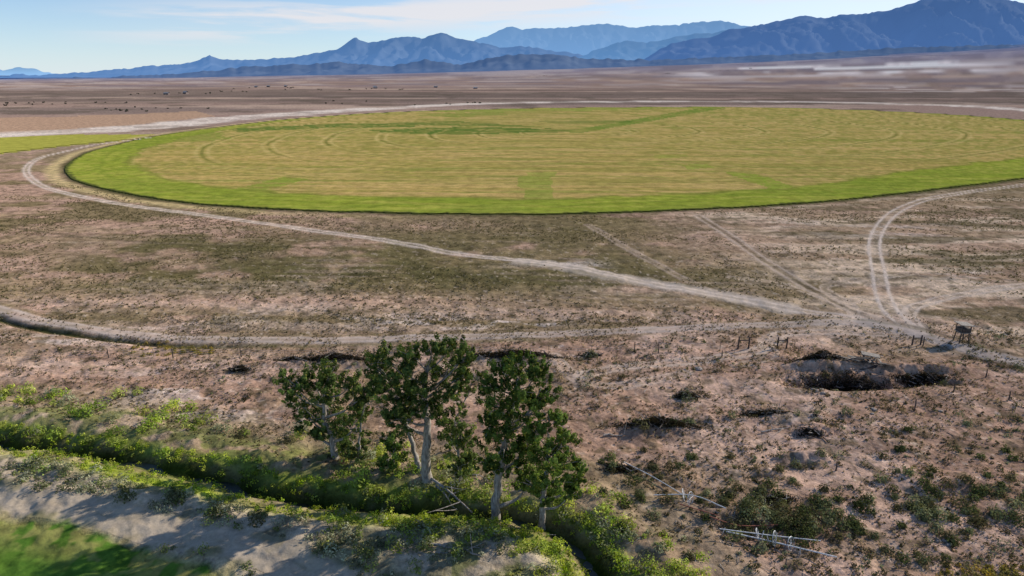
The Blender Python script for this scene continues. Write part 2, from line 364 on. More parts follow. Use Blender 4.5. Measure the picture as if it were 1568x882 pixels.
# ---------- ground sheet (one polar grid, denser where detail is)
dep=np.concatenate([np.arange(76,41,-.5),np.arange(41,.26,-.06)])
rad=np.concatenate([[2.0],H/np.tan(np.radians(dep)),np.geomspace(9400,70000,50)])
ang=np.concatenate([np.linspace(-180,-58,40)[:-1],np.linspace(-58,-41,90)[:-1],np.linspace(-41,41,1200),np.linspace(41,58,90)[1:],np.linspace(58,180,40)[1:]])
A,Rr=np.meshgrid(np.radians(ang),rad)
gx=(Rr*np.sin(A)).ravel(); gy=(Rr*np.cos(A)).ravel()
gz=height(gx,gy)
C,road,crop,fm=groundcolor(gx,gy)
nr,na=A.shape
I=np.arange(nr*na).reshape(nr,na)
Q=np.stack([I[:-1,:-1],I[1:,:-1],I[1:,1:],I[:-1,1:]],-1).reshape(-1,4)
V=np.stack([gx,gy,gz],1)
a=V[Q[len(Q)//2]]; nz=np.cross(a[1]-a[0],a[2]-a[0])[2]
if nz<0: Q=Q[:,::-1]
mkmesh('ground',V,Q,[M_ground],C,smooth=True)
def subset(name,mask,lift,mat):
    keep=mask[Q].all(1); q=Q[keep]; u,inv=np.unique(q,return_inverse=True)
    v=V[u].copy(); v[:,2]+=lift if np.isscalar(lift) else lift[u]
    return mkmesh(name,v,inv.reshape(-1,4),[mat],C[u],smooth=True)
subset('dirt_road',(road>.45)&(np.abs(gx)<2000),.015,M_road)
subset('crop_field',crop,.25,M_crop)
subset('grass_field',(fm>.9)&(gy>0),.05,M_crop)

# ---------- mountains
def mrange(name,prof,D0,D1,D2,haze,alb,seed,spur=.5,du=3):
    us=np.arange(prof[0][0],prof[-1][0]+.1,du); pv=np.interp(us,[p[0] for p in prof],[p[1] for p in prof])
    ts=np.concatenate([np.linspace(0,1,46),np.linspace(1.08,2,8)])
    U,T=np.meshgrid(us,ts)
    jag=(fbm(U/14,U*0+seed,4,seed)-.5)*5.0+(vn(U/5,U*0,seed+1)-.5)*1.8
    a=(U-CX)/F; b=(pv[None,:]+jag-CY)/F
    ty=CP-b*SP; zr=H-(SP+b*CP)/ty*D1
    D=np.where(T<=1,D0+(D1-D0)*T,D1+(D2-D1)*(T-1))
    X=a/ty*D; Y=D
    edge=np.clip(np.minimum(U-us[0],us[-1]-U)/60,0,1)
    px=np.interp(U,[-500,300,600,1000,1568,2200],[-6,-2,3,14,31,44])
    base=px/1045*9000*np.clip((D-2300)/6700,0,1)-30
    zr=base+(zr-base)*edge
    rid=1-np.abs(2*fbm(X/1300,Y/2600,5,seed+3)-1)*1.0
    rid2=1-np.abs(2*fbm(X/380,Y/900,4,seed+5)-1)
    tt=np.clip(T,0,1)
    prof_t=tt**1.25
    w=4*tt*(1-tt)
    Z=base+(zr-base)*(prof_t*(1-w*spur*.55)+w*spur*1.1*(rid-.55)*1.1+w*.32*(rid2-.6))
    Z=np.where(T>1,zr-(zr-base)*(T-1)**1.2,Z)
    n0=len(ts);m0=len(us); I=np.arange(n0*m0).reshape(n0,m0)
    q=np.stack([I[:-1,:-1],I[:-1,1:],I[1:,1:],I[1:,:-1]],-1).reshape(-1,4)
    v=np.stack([X,Y,Z],-1).reshape(-1,3)
    hn=fbm(X/300,Y/500,4,seed+9).ravel()
    c=alb[None,:]*(.4+1.2*hn[:,None])
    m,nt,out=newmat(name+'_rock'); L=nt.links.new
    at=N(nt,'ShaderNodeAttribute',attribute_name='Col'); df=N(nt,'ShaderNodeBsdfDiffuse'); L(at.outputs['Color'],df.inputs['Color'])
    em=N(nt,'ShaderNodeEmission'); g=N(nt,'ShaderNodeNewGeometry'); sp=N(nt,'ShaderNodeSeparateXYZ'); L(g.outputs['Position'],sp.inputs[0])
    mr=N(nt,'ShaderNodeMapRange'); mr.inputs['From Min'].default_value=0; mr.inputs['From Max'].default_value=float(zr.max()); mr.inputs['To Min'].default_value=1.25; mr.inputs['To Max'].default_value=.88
    L(sp.outputs['Z'],mr.inputs['Value']); em.inputs['Color'].default_value=(*haze,1); L(mr.outputs[0],em.inputs['Strength'])  # air haze painted onto the slopes as blue emission, stronger near the foot
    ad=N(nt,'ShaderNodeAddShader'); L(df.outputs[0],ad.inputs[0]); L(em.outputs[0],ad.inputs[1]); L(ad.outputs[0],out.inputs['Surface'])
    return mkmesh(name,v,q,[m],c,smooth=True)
A1=np.array([.055,.065,.075])
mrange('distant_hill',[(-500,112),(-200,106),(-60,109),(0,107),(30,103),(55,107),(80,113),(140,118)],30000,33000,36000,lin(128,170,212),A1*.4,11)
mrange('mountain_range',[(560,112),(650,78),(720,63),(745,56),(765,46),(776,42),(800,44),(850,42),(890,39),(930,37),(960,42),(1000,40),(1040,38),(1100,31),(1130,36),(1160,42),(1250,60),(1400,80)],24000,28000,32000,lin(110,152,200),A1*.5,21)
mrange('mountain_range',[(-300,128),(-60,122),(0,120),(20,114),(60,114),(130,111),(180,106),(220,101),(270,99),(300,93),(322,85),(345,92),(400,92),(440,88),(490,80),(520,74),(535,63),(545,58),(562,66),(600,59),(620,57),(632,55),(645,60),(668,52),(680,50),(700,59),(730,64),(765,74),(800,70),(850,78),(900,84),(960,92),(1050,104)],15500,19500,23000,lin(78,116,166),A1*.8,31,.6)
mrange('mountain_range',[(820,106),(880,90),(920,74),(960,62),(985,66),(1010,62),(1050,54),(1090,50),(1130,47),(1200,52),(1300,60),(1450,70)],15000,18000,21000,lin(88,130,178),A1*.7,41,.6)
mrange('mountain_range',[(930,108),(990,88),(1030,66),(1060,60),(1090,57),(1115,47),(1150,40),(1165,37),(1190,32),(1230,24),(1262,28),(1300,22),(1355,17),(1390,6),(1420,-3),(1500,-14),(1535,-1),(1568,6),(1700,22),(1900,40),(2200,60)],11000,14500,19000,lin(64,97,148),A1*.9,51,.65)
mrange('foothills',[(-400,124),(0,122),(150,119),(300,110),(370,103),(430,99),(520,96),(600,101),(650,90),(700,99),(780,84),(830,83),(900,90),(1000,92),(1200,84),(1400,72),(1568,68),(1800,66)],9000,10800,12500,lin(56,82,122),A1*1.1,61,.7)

# ---------- foliage helpers
def quads(P,s,rg,nrm=None,jit=.5):
    n=len(P)
    a=rg.normal(size=(n,3))
    if nrm is not None:
        m=nrm+rg.normal(size=(n,3))*jit; m/=np.linalg.norm(m,axis=1)[:,None]+1e-9
        a-=m*(a*m).sum(1)[:,None]; a/=np.linalg.norm(a,axis=1)[:,None]; b=np.cross(m,a)
    else:
        a/=np.linalg.norm(a,axis=1)[:,None]
        b=rg.normal(size=(n,3)); b-=a*(a*b).sum(1)[:,None]; b/=np.linalg.norm(b,axis=1)[:,None]
    s=np.asarray(s).reshape(-1,1)*np.ones((n,1)); a=a*s; b=b*s*.6
    v=np.stack([P-a,P-b*.9,P+a,P+b],1).reshape(-1,3)
    return v,np.arange(4*n).reshape(n,4)
def tube(pts,rads,k=7):
    pts=np.array(pts,float); V=[];Q=[]
    for i,p in enumerate(pts):
        t=pts[min(i+1,len(pts)-1)]-pts[max(i-1,0)]; t/=np.linalg.norm(t)+1e-9
        ref=np.array([0,0,1.]) if abs(t[2])<.9 else np.array([1.,0,0])
        u=np.cross(t,ref); u/=np.linalg.norm(u); w=np.cross(t,u)
        for j in range(k):
            an=2*math.pi*j/k; V.append(p+rads[i]*(math.cos(an)*u+math.sin(an)*w))
    for i in range(len(pts)-1):
        for j in range(k):
            Q.append((i*k+j,i*k+(j+1)%k,(i+1)*k+(j+1)%k,(i+1)*k+j))
    return np.array(V),np.array(Q)
class MB:
    def __init__(s): s.V=[];s.Q=[];s.C=[];s.M=[];s.n=0
    def add(s,v,q,mi,c=(.3,.3,.3)):
        s.V.append(v); s.Q.append(q+s.n); s.n+=len(v); s.M.append(np.full(len(q),mi))
        c=np.asarray(c,float); s.C.append(np.tile(c,(len(v),1)) if c.ndim==1 else c)
    def tube(s,p,r,mi,k=7): s.add(*tube(p,r,k),mi)
    def box(s,c,size,rz=0,mi=0,tilt=0,bev=.0):
        x,y,z=[d/2 for d in size]
        v=np.array([[sx*x,sy*y,sz*z] for sx in(-1,1) for sy in(-1,1) for sz in(-1,1)],float)
        ct,st=math.cos(tilt),math.sin(tilt); v=v@np.array([[ct,0,st],[0,1,0],[-st,0,ct]]).T
        cz,sz_=math.cos(rz),math.sin(rz); v=v@np.array([[cz,-sz_,0],[sz_,cz,0],[0,0,1]]).T
        q=np.array([(0,1,3,2),(4,6,7,5),(0,4,5,1),(2,3,7,6),(0,2,6,4),(1,5,7,3)])
        s.add(v+np.array(c),q,mi)
    def build(s,name,mats,smooth=False):
        return mkmesh(name,np.concatenate(s.V),np.concatenate(s.Q),mats,np.concatenate(s.C),np.concatenate(s.M),smooth)
def gz1(x,y): return float(height(np.array([x],float),np.array([y],float))[0])

# ---------- cottonwood trees
def tree(name,base,clumps,trunk_px,r0,seed,dens=1.0,colr=(86,102,54)):
    rg=np.random.default_rng(seed); X,Y=S(*base); g=gz1(X,Y); m=mpp(Y)*1.02; mb=MB()
    leaf=lin(*colr)
    tp=[np.array([X,Y,g-.3])]
    for (u,v,dy) in trunk_px:
        a,b=onplane(u,v,Y+dy); tp.append(np.array([a,Y+dy,b]))
    tp2=catmull([list(p) for p in tp],5); nn=len(tp2)
    tp2[1:-1]+=rg.normal(size=(nn-2,3))*.05
    mb.tube(tp2,[r0*(1.35 if i==0 else 1)*(1-.72*i/nn) for i in range(nn)],0,9)
    for (u,v,ru,rv) in clumps:
        dy=rg.uniform(-.8,.8)*max(ru*m,1.2); cx,cz=onplane(u,v,Y+dy); c=np.array([cx,Y+dy,cz])
        fi=int(np.clip(np.searchsorted(tp2[:,2],cz-max(2.0,.9*abs(cx-X))),1,nn-2)); st=tp2[min(fi,nn-1)]
        mid=(st+c)/2+np.array([0,0,-.12*np.linalg.norm(c-st)])+rg.normal(size=3)*.2
        pth=catmull([list(st),list(mid),list(c)],4); rr=r0*(1-.72*fi/nn)*.55
        mb.tube(pth,np.linspace(rr,.04,len(pth)),0,6)
        R3=np.array([ru*m,ru*m*.95,rv*m/.93])
        for k in range(5):
            d=rg.normal(size=3); d/=np.linalg.norm(d); e=c+d*R3*.95; q=(c+e)/2+rg.normal(size=3)*.1
            mb.tube([st*.3+c*.7,q,e],[.05,.035,.012],0,4)
        ns=int(14*dens+ru*.38)
        d=rg.normal(size=(ns,3)); d/=np.linalg.norm(d,axis=1)[:,None]; d*=rg.uniform(.4,1.15,size=(ns,1))
        sc=c+d*R3; sr=rg.uniform(.2,.48,ns)*(.4+.6*R3.mean()/2)
        tone=rg.uniform(.6,1.5,ns)
        for i in range(ns):
            nl=int(130*(sr[i]/.7)**1.5*dens)+22
            q=rg.normal(size=(nl,3)); q/=np.linalg.norm(q,axis=1)[:,None]; nm=q.copy(); q*=rg.uniform(.15,1,size=(nl,1))**.5
            ax=d[i]/np.linalg.norm(d[i])+np.array([0,0,.9]); ax/=np.linalg.norm(ax)
            q=q*.85+ax*(q@ax)[:,None]*.7
            P=sc[i]+q*sr[i]*1.15
            v,f=quads(P,rg.uniform(.08,.17,nl),rg,nm+d[i]*.6,.35)
            cc=leaf*tone[i]*rg.uniform(.7,1.35,size=(nl,1)); yel=rg.random((nl,1))<.07
            cc=np.where(yel,lin(146,142,70),cc)
            mb.add(v,f,1,np.repeat(cc,4,0))
    return mb.build(name,[M_bark,M_leaf],True)
tree('cottonwood_tree',(514,708),[(505,568,30,18),(480,584,24,18),(450,590,24,14),(434,576,13,8),(455,612,22,14),(538,590,24,18),(550,612,18,18),(500,615,34,24),(472,640,26,18),(520,650,26,20),(548,650,22,22),(500,600,24,20),(532,680,22,18),(488,665,16,12)],[(508,670,0),(496,640,.3),(498,600,.5),(505,575,.5)],.40,1,1.1)
tree('cottonwood_tree',(655,744),[(588,546,28,14),(630,544,24,14),(662,534,16,10),(690,529,26,12),(714,545,16,13),(578,568,20,15),(622,575,34,20),(686,568,34,20),(710,574,16,12),(602,603,30,22),(650,605,34,24),(692,600,18,14),(618,640,28,22),(660,636,28,20),(600,635,18,14),(585,590,18,14)],[(652,700,0),(655,660,.2),(650,610,.4),(655,560,.5)],.56,2,1.15)
tree('cottonwood_tree',(646,735),[(630,600,20,16),(610,580,16,14)],[(634,690,1),(620,640,1.5),(612,600,2)],.32,12)
tree('cottonwood_tree',(757,784),[(795,558,28,16),(770,570,22,16),(822,570,20,14),(750,590,18,16),(838,598,16,20),(790,595,34,22),(760,620,26,22),(818,625,26,20),(785,645,36,24),(748,655,18,18),(770,680,32,24),(808,680,24,22),(746,705,20,18),(780,712,30,20),(808,742,20,14)],[(762,740,0),(772,690,.2),(782,640,.4),(792,580,.5)],.46,3,1.2,(80,98,48))
tree('cottonwood_tree',(830,797),[(842,642,20,14),(820,662,24,16),(860,678,22,16),(835,700,30,20),(872,706,24,18),(884,730,14,18),(850,735,28,18),(812,735,24,18),(838,760,22,12),(876,755,14,12)],[(832,755,0),(838,710,.1),(840,665,.2)],.32,4,1.15,(98,116,56))
tree('cottonwood_tree',(706,748),[(698,643,24,14),(688,665,20,16),(710,670,20,16),(700,690,26,16),(720,700,16,14),(705,718,20,12)],[(704,715,0),(700,680,.2),(698,650,.2)],.18,5,1.0,(98,112,60))
tree('cottonwood_tree',(603,730),[(598,672,20,12),(603,690,22,14),(595,708,20,12)],[(602,700,0),(600,675,0)],.15,6,1.0,(84,104,50))
tree('cottonwood_tree',(548,715),[(545,680,18,14),(548,700,18,10),(560,606,14,10),(572,594,12,8),(556,630,12,10)],[(550,690,0),(553,650,0),(560,610,0)],.18,7,.8,(80,92,52))
tree('cottonwood_tree',(690,692),[(728,577,10,7),(718,596,9,6),(706,622,7,5),(737,573,7,4)],[(695,650,0),(708,622,0),(722,590,0)],.15,8,.5,(96,108,58))

# ---------- shrubs
def shrubs(name,x,y,r,h,col,nl,ls,seed,mat=None,jit=.4):
    rg=np.random.default_rng(seed); z=height(x,y); n=len(x)
    idx=np.repeat(np.arange(n),nl); m=len(idx)
    ph=rg.uniform(0,6.28,n)
    d=rg.normal(size=(m,3)); d/=np.linalg.norm(d,axis=1)[:,None]; d[:,2]=np.abs(d[:,2])
    th=np.arctan2(d[:,1],d[:,0]); lob=1+.22*np.sin(3*th+ph[idx])+.15*np.sin(7*th+2*ph[idx])+.12*np.sin(9*d[:,2]+ph[idx])
    q=rg.uniform(.15,1,m)**.4*lob
    P=np.stack([x[idx]+d[:,0]*q*r[idx],y[idx]+d[:,1]*q*r[idx],z[idx]+d[:,2]*q*h[idx]+.02],1)
    v,f=quads(P,ls[idx]*rg.uniform(.6,1.3,m),rg,d,jit)
    c=col[idx]*rg.uniform(.6,1.4,size=(m,1))
    return mkmesh(name,v,f,[mat or M_bush],np.repeat(c,4,0),smooth=False)
def pick(n,pal,rg):
    pal=np.array([lin(*p) for p in pal]); return pal[rg.integers(0,len(pal),n)]*rg.uniform(.7,1.4,size=(n,1))
def scatter(n,x0,x1,y0,y1,dens,rg):
    x=rg.uniform(x0,x1,n); y=rg.uniform(y0,y1,n); p=dens(x,y); k=rg.random(n)<p; return x[k],y[k]
GREEN=[(146,162,76),(160,172,84),(126,144,66),(170,176,98),(176,182,90)]
SAGE=[(154,156,124),(130,132,100),(164,164,134),(108,112,80)]
DRY=[(114,102,74),(88,84,56),(130,116,90),(72,70,48)]
rg=np.random.default_rng(21)
# green willow / rabbitbrush belt on the far bank
def f(x,y):
    d=sdist(x,y,ditch,40); c=fbm(x/3,y/2,2,201)
    return np.clip(ss(2.2,3.0,d)*ss(15,9,d)*ss(2,-14,x)*(.12+1.1*ss(.44,.58,c)),0,1)*(1-.9*G(d-5.4,.9))
x,y=scatter(2100,-95,5,48,110,f,rg); n=len(x); r=rg.uniform(.45,1.35,n)
shrubs('willow_shrubs',x,y,r,r*rg.uniform(.9,1.25,n),pick(n,GREEN+SAGE[:2],rg),(r*r*95+30).astype(int),np.full(n,.14),31,M_willow,jit=.3)
# sagebrush on the near bank
def f(x,y):
    d=sdist(x,y,ditch,40); ft=np.abs(sdist(x,y,farmtrack,20)); fe=sdist(x,y,fieldedge,40)
    return np.clip(ss(-2.4,-3.2,d)*ss(-26,-16,d)*ss(1.4,2.2,ft)*ss(0,1.2,fe+ (x>0)*10)*(.25+.85*ss(.42,.57,fbm(x/2.5,y/2,2,202))),0,1)
x,y=scatter(7500,-75,22,34,80,f,rg); n=len(x); r=rg.uniform(.25,.9,n)
shrubs('sagebrush',x,y,r,r*rg.uniform(.8,1.2,n),pick(n,SAGE+SAGE+[(140,154,82),(154,154,88),(100,110,64)],rg),(r*r*90+22).astype(int),np.full(n,.11),32,jit=.3)
# bright growth round the lower end of the ditch
def f(x,y):
    d=sdist(x,y,ditch,40); return np.clip(ss(9,4,np.abs(d-1))*ss(.9,1.6,np.abs(d-1.2))*ss(-22,-5,x)*(.2+.9*ss(.4,.55,fbm(x/2,y/2,2,203))),0,1)
x,y=scatter(2300,-20,25,36,66,f,rg); n=len(x); r=rg.uniform(.25,.95,n)
shrubs('streamside_shrubs',x,y,r,r*rg.uniform(.7,1.2,n),pick(n,GREEN+SAGE[:2]+[(156,168,76)],rg),(r*r*100+25).astype(int),np.full(n,.11),33,M_willow,jit=.3)
# ditch grass
t=rg.uniform(-95,22,16000); yy=rg.uniform(36,105,16000); d=sdist(t,yy,ditch,10); k=((np.abs(d+1.4)<1.5)|(np.abs(d-2.6)<1.0)); t=t[k];yy=yy[k];n=len(t)
shrubs('ditch_grass',t,yy,rg.uniform(.2,.5,n),rg.uniform(.2,.7,n),pick(n,[(162,172,70),(138,158,60),(172,178,86),(108,128,54)],rg),np.full(n,26),np.full(n,.10),34,M_willow,jit=.6)
# scattered desert scrub
def f(x,y):
    d=sdist(x,y,ditch,40); r2=np.abs(sdist(x,y,R2,12)); 
    rb=ss(6,16,x)*ss(78,56,y)
    return np.clip(ss(9,13,d)*ss(2,5,r2)*(.04+.5*ss(.5,.62,fbm(x/7,y/5,3,204))+.95*rb*ss(.42,.54,fbm(x/5,y/4,3,205))),0,1)*(y<104)
x,y=scatter(9500,-90,90,40,108,f,rg); n=len(x); r=rg.uniform(.15,.55,n)*np.where(rg.random(n)<.18,1.9,1)
shrubs('desert_scrub',x,y,r,r*rg.uniform(.8,1.2,n),pick(n,SAGE[1:2]+SAGE[3:]+DRY+DRY+[(82,84,54)],rg),(r*r*60+18).astype(int),np.full(n,.11),35,jit=.3)
# dry bunch grass
def f(x,y):
    d=sdist(x,y,ditch,40); return np.clip(ss(4,8,d)*(.12+.88*ss(.42,.58,fbm(x/6,y/4,3,206))),0,1)
x,y=scatter(42000,-95,95,40,112,f,rg); n=len(x); r=rg.uniform(.08,.26,n)
shrubs('bunch_grass',x,y,r,r*1.3,pick(n,DRY+[(160,146,108),(86,78,54),(100,90,62)],rg),np.full(n,8),np.full(n,.09),36)
# scrub of the middle ground
def f(x,y):
    return (.05+.95*ss(.44,.60,fbm(x/22,y/14,4,207)))*((ringR(x,y)<np.hypot(x-PC[0],y-PC[1])-3))*(np.abs(x)<y*.95)
x,y=scatter(52000,-200,200,106,260,f,rg)
k=np.minimum.reduce([np.abs(sdist(x,y,P,8)) for P in (R1,R2,R3,R4,R5)])>2.4; x=x[k];y=y[k];n=len(x); r=rg.uniform(.15,.42,n)
shrubs('desert_scrub',x,y,r,r*.8,pick(n,[(100,94,62),(80,78,48),(124,114,80)],rg),np.full(n,6),np.full(n,.14),37)
# individual larger bushes
sp=[(1297,634,1.0),(1390,660,.8),(1218,714,.8),(905,544,1.3),(1050,610,1.5),(1165,798,1.5),(1140,790,1.4),(1225,800,1.6),(1270,790,1.4),(1250,770,1.2),(1300,800,1.2),(1195,785,1.4),(1230,830,1.5),(1400,770,1.2),(1470,770,1.3),(1450,745,1.2),(1530,790,1.2),(1190,760,1.2),(970,740,1.3),(1000,795,1.0),(1540,690,.8),(1020,770,1.0),(960,780,1.1),(195,778,1.2),(60,720,1.0),(105,735,1.1),(440,680,1.4),(345,668,1.4),(370,672,1.3),(270,775,1.2),(395,810,1.2),(330,800,1.1),(1440,790,1.1),(1560,565,1.2),(1352,700,.7),(1495,800,1.2),(1115,810,1.2),(1320,780,1.1),(1415,745,1.1),(1560,800,1.3),(1180,830,1.1),(1350,735,.9),(1000,650,1.2),(985,662,1.1),(1030,655,1.2),(1055,650,1.1),(975,650,1.0),(935,700,.9),(1380,690,.7),(1480,650,.7),(1120,640,.8),(1265,575,.9),(1335,583,.8),(1250,592,.8)]
for _ in range(46): sp.append((rg.normal(1210,75),rg.normal(790,24),rg.uniform(.6,1.2)))
for _ in range(46): sp.append((rg.uniform(1360,1600),rg.normal(768,26),rg.uniform(.5,1.1)))
for _ in range(40): sp.append((rg.uniform(920,1500),rg.uniform(690,870),rg.uniform(.5,.9)))
xs=np.array([S(a,b)[0] for a,b,_ in sp]); ys=np.array([S(a,b)[1] for a,b,_ in sp]); r=np.array([c for _,_,c in sp])*.85
shrubs('greasewood_bushes',xs,ys,r,r*1.0,pick(len(sp),[(92,98,60),(108,112,76),(78,84,50),(98,94,64),(124,126,92)],rg),(r*230+20).astype(int),np.full(len(sp),.11),38,jit=.3)
# yellow rabbitbrush
x=[];y=[]
for _ in range(60):
    a,b=S(rg.uniform(200,330),rg.uniform(522,545)); x.append(a); y.append(b)
for _ in range(50):
    a,b=S(rg.uniform(1440,1568),rg.uniform(862,890)); x.append(a); y.append(b)
x=np.array(x);y=np.array(y);n=len(x);r=rg.uniform(.2,.5,n)
shrubs('rabbitbrush',x,y,r,r,pick(n,[(160,140,70),(146,134,70),(132,122,72)],rg),np.full(n,50),np.full(n,.09),39)

# ---------- brush piles, logs, debris
def brush(px,lx,ly,h,n,seed,dark=True):
    rg=np.random.default_rng(seed); X,Y=S(*px); mb=MB()
    for i in range(n):
        cx=X+rg.normal()*lx*.45; cy=Y+rg.normal()*ly*.4; g=gz1(cx,cy); L=rg.uniform(.6,2.4); a=rg.uniform(0,6.28); t=rg.uniform(-.15,.5)
        c=np.array([cx,cy,g+rg.uniform(.05,h)*max(0,1-abs(cx-X)/lx)]); dv=np.array([math.cos(a)*math.cos(t),math.sin(a)*math.cos(t),math.sin(t)])*L/2
        w=rg.uniform(.02,.08); mb.tube([c-dv,c+rg.normal(size=3)*.08,c+dv],[w,w*.8,w*.3],0 if rg.random()<.8 else 1,5)
    m=n*30; P=np.stack([X+rg.normal(size=m)*lx*.42,Y+rg.normal(size=m)*ly*.36,np.zeros(m)],1)
    P[:,2]=height(P[:,0],P[:,1])+rg.uniform(0,1,m)*h*np.clip(1-np.abs(P[:,0]-X)/lx,0.1,1)
    v,f=quads(P,rg.uniform(.07,.16,m),rg); mb.add(v,f,2,lin(58,52,38)*.8)
    mb.build('brush_pile',[M_dark,M_dead,M_bush])
brush((510,553),7,1.4,1.1,130,1); brush((785,548),8,1.3,1.0,140,2); brush((368,568),1.8,.8,.7,35,3); brush((905,543),1.5,.7,.6,25,4)
brush((1010,655),5.5,1.4,1.0,110,5); brush((1050,608),1.8,.8,.8,35,6); brush((1170,634),3,.8,.6,45,7); brush((1254,558),4.2,1.3,1.5,130,8); brush((950,720),2,.8,.4,30,9); brush((1190,765),2,1,.6,30,10); brush((1298,582),6.5,1.8,1.2,190,11); brush((450,552),3,.8,.6,40,12); brush((1240,665),1.5,.6,.4,20,13); brush((1412,576),4.2,1.0,.6,80,14)
def log(p1,p2,r,z=.15,branches=3,seed=0,name='fallen_log'):
    rg=np.random.default_rng(seed); a=np.array([*S(*p1),0]); b=np.array([*S(*p2),0]); mb=MB(); pts=[]
    for i in range(6):
        q=a+(b-a)*i/5; q=q+rg.normal(size=3)*.12; q[2]=gz1(q[0],q[1])+z+r*.6; pts.append(q)
    mb.tube(pts,np.linspace(r,r*.35,6),0,8)
    for k in range(branches):
        q=pts[2+k%4]; d=rg.normal(size=3); d[2]=abs(d[2])*.7; mb.tube([q,q+d*.6,q+d*1.1+[0,0,.1]],[r*.4,r*.25,.02],0,5)
    mb.build(name,[M_dead],True)
log((650,740),(722,778),.17,.3,6,1); log((668,752),(700,775),.11,.2,4,2); log((657,846),(742,868),.14,.1,3,3); log((672,862),(730,852),.08,.1,2,4)
log((925,668),(965,668),.12,.05,3,5); log((1165,662),(1210,655),.12,.1,3,6); log((1150,634),(1200,630),.1,.2,3,7); log((700,735),(745,745),.1,.2,4,8)
# scattered dead sticks over the disturbed ground
mb=MB(); rg=np.random.default_rng(55)
for i in range(260):
    u=rg.uniform(890,1568); v=rg.uniform(600,880)
    if rg.random()<.5: u=rg.normal(1180,110); v=rg.normal(790,40)
    X,Y=S(u,v); g=gz1(X,Y)+.08; a=rg.uniform(0,6.28); L=rg.uniform(.3,1.4); w=rg.uniform(.015,.045)
    dv=np.array([math.cos(a),math.sin(a),rg.uniform(-.05,.25)])*L/2; c=np.array([X,Y,g]); mb.tube([c-dv,c+rg.normal(size=3)*.05,c+dv],[w,w*.8,w*.4],0 if rg.random()<.6 else 1,5)
mb.build('dead_branches',[M_dead,M_dark])
# timber pile beside the pit
mb=MB(); rg=np.random.default_rng(5); X,Y=S(1322,563); 
for i in range(28):
    cx=X+rg.uniform(-2.8,2.6); cy=Y+rg.uniform(-1.2,.7); mb.box((cx,cy,gz1(cx,cy)+rg.uniform(.1,.7)),(rg.uniform(1.6,3.4),.2,.07),rg.uniform(-.5,.4)+(1.2 if i%5==0 else 0),0 if i%2 else 1,rg.uniform(-.2,.3))
mb.box((X+1.1,Y+.7,gz1(X,Y)+.7),(2.4,1.3,.12),-.35,1,.1)
mb.build('timber_pile',[M_dark,M_wood])
# rubble
def rubble(px,n,sz,seed):
    rg=np.random.default_rng(seed); X,Y=S(*px); mb=MB()
    for i in range(n):
        cx=X+rg.normal()*sz*1.6*(i>0); cy=Y+rg.normal()*sz*1.2*(i>0); s=sz*(rg.uniform(.3,1))
        th=np.linspace(0,2*np.pi,9)[:-1]; V=[];Qq=[]
        for j,(zz,k) in enumerate([(-.2,.9),(.25,1.0),(.5,.75),(.62,.2)]):
            for t in th: V.append([cx+math.cos(t)*s*k*rg.uniform(.8,1.1),cy+math.sin(t)*s*.8*k*rg.uniform(.8,1.1),gz1(cx,cy)+zz*s])
        for j in range(3):
            for t in range(8): Qq.append((j*8+t,j*8+(t+1)%8,(j+1)*8+(t+1)%8,(j+1)*8+t))
        mb.add(np.array(V),np.array(Qq),0)
    mb.build('concrete_rubble',[M_rock])
rubble((1068,566),3,.6,1); rubble((1340,628),5,.4,2); rubble((1448,826),6,.4,3); rubble((1440,630),4,.3,4); rubble((1060,690),5,.25,5)
rubble((1250,600),9,.4,6); rubble((1352,592),8,.4,7)

# ---------- wire fence
mb=MB(); fl=line([(-60,562),(130,549),(265,546),(455,547),(640,545),(823,541),(1008,537),(1137,536)],6)
L=np.concatenate([[0],np.cumsum(np.hypot(*np.diff(fl,axis=0).T))]); s=np.arange(0,L[-1],6.5)
px_=np.interp(s,L,fl[:,0]); py_=np.interp(s,L,fl[:,1]); rg=np.random.default_rng(3); tops=[]
for i,(a,b) in enumerate(zip(px_,py_)):
    g=gz1(a,b); hh=1.5 if i%3==0 else 1.25; w=.075 if i%3==0 else .03
    mb.tube([(a,b,g-.2),(a+rg.normal()*.04,b,g+hh)],[w,w*.85],0,6); tops.append((a,b,g))
for hz in (.4,.75,1.1): mb.tube([(a,b,g+hz) for a,b,g in tops],[.008]*len(tops),1,4)
mb.build('wire_fence',[M_dark,M_pipe])
def hbrace(u,v,w,hh=1.9):
    X,Y=S(u,v); g=gz1(X,Y); mb=MB()
    for sx in(-1,1): mb.tube([(X+sx*w/2,Y,g-.3),(X+sx*w/2+.03,Y,g+hh)],[.13,.11],0,8)
    mb.tube([(X-w/2,Y,g+hh*.72),(X+w/2,Y,g+hh*.74)],[.08,.08],0,7)
    mb.tube([(X-w/2,Y,g+.25),(X+w/2,Y,g+hh*.7)],[.02,.02],0,5)
    mb.build('fence_brace',[M_dark])
hbrace(1138,534,1.6); hbrace(1197,533,1.4); hbrace(1403,527,1.3,1.6)
for u,v,h in [(1105,548,1.1),(1413,530,1.6),(1400,628,1.6),(1008,540,1.7),(1510,575,1.2),(1280,720,.9),(265,548,1.5),(1460,600,1.2),(1545,610,1.2)]:
    X,Y=S(u,v); g=gz1(X,Y); m2=MB(); m2.tube([(X,Y,g-.2),(X+.03,Y,g+h*.6),(X-.02,Y,g+h)],[.09,.085,.07],0,7); m2.build('fence_post',[M_dark])
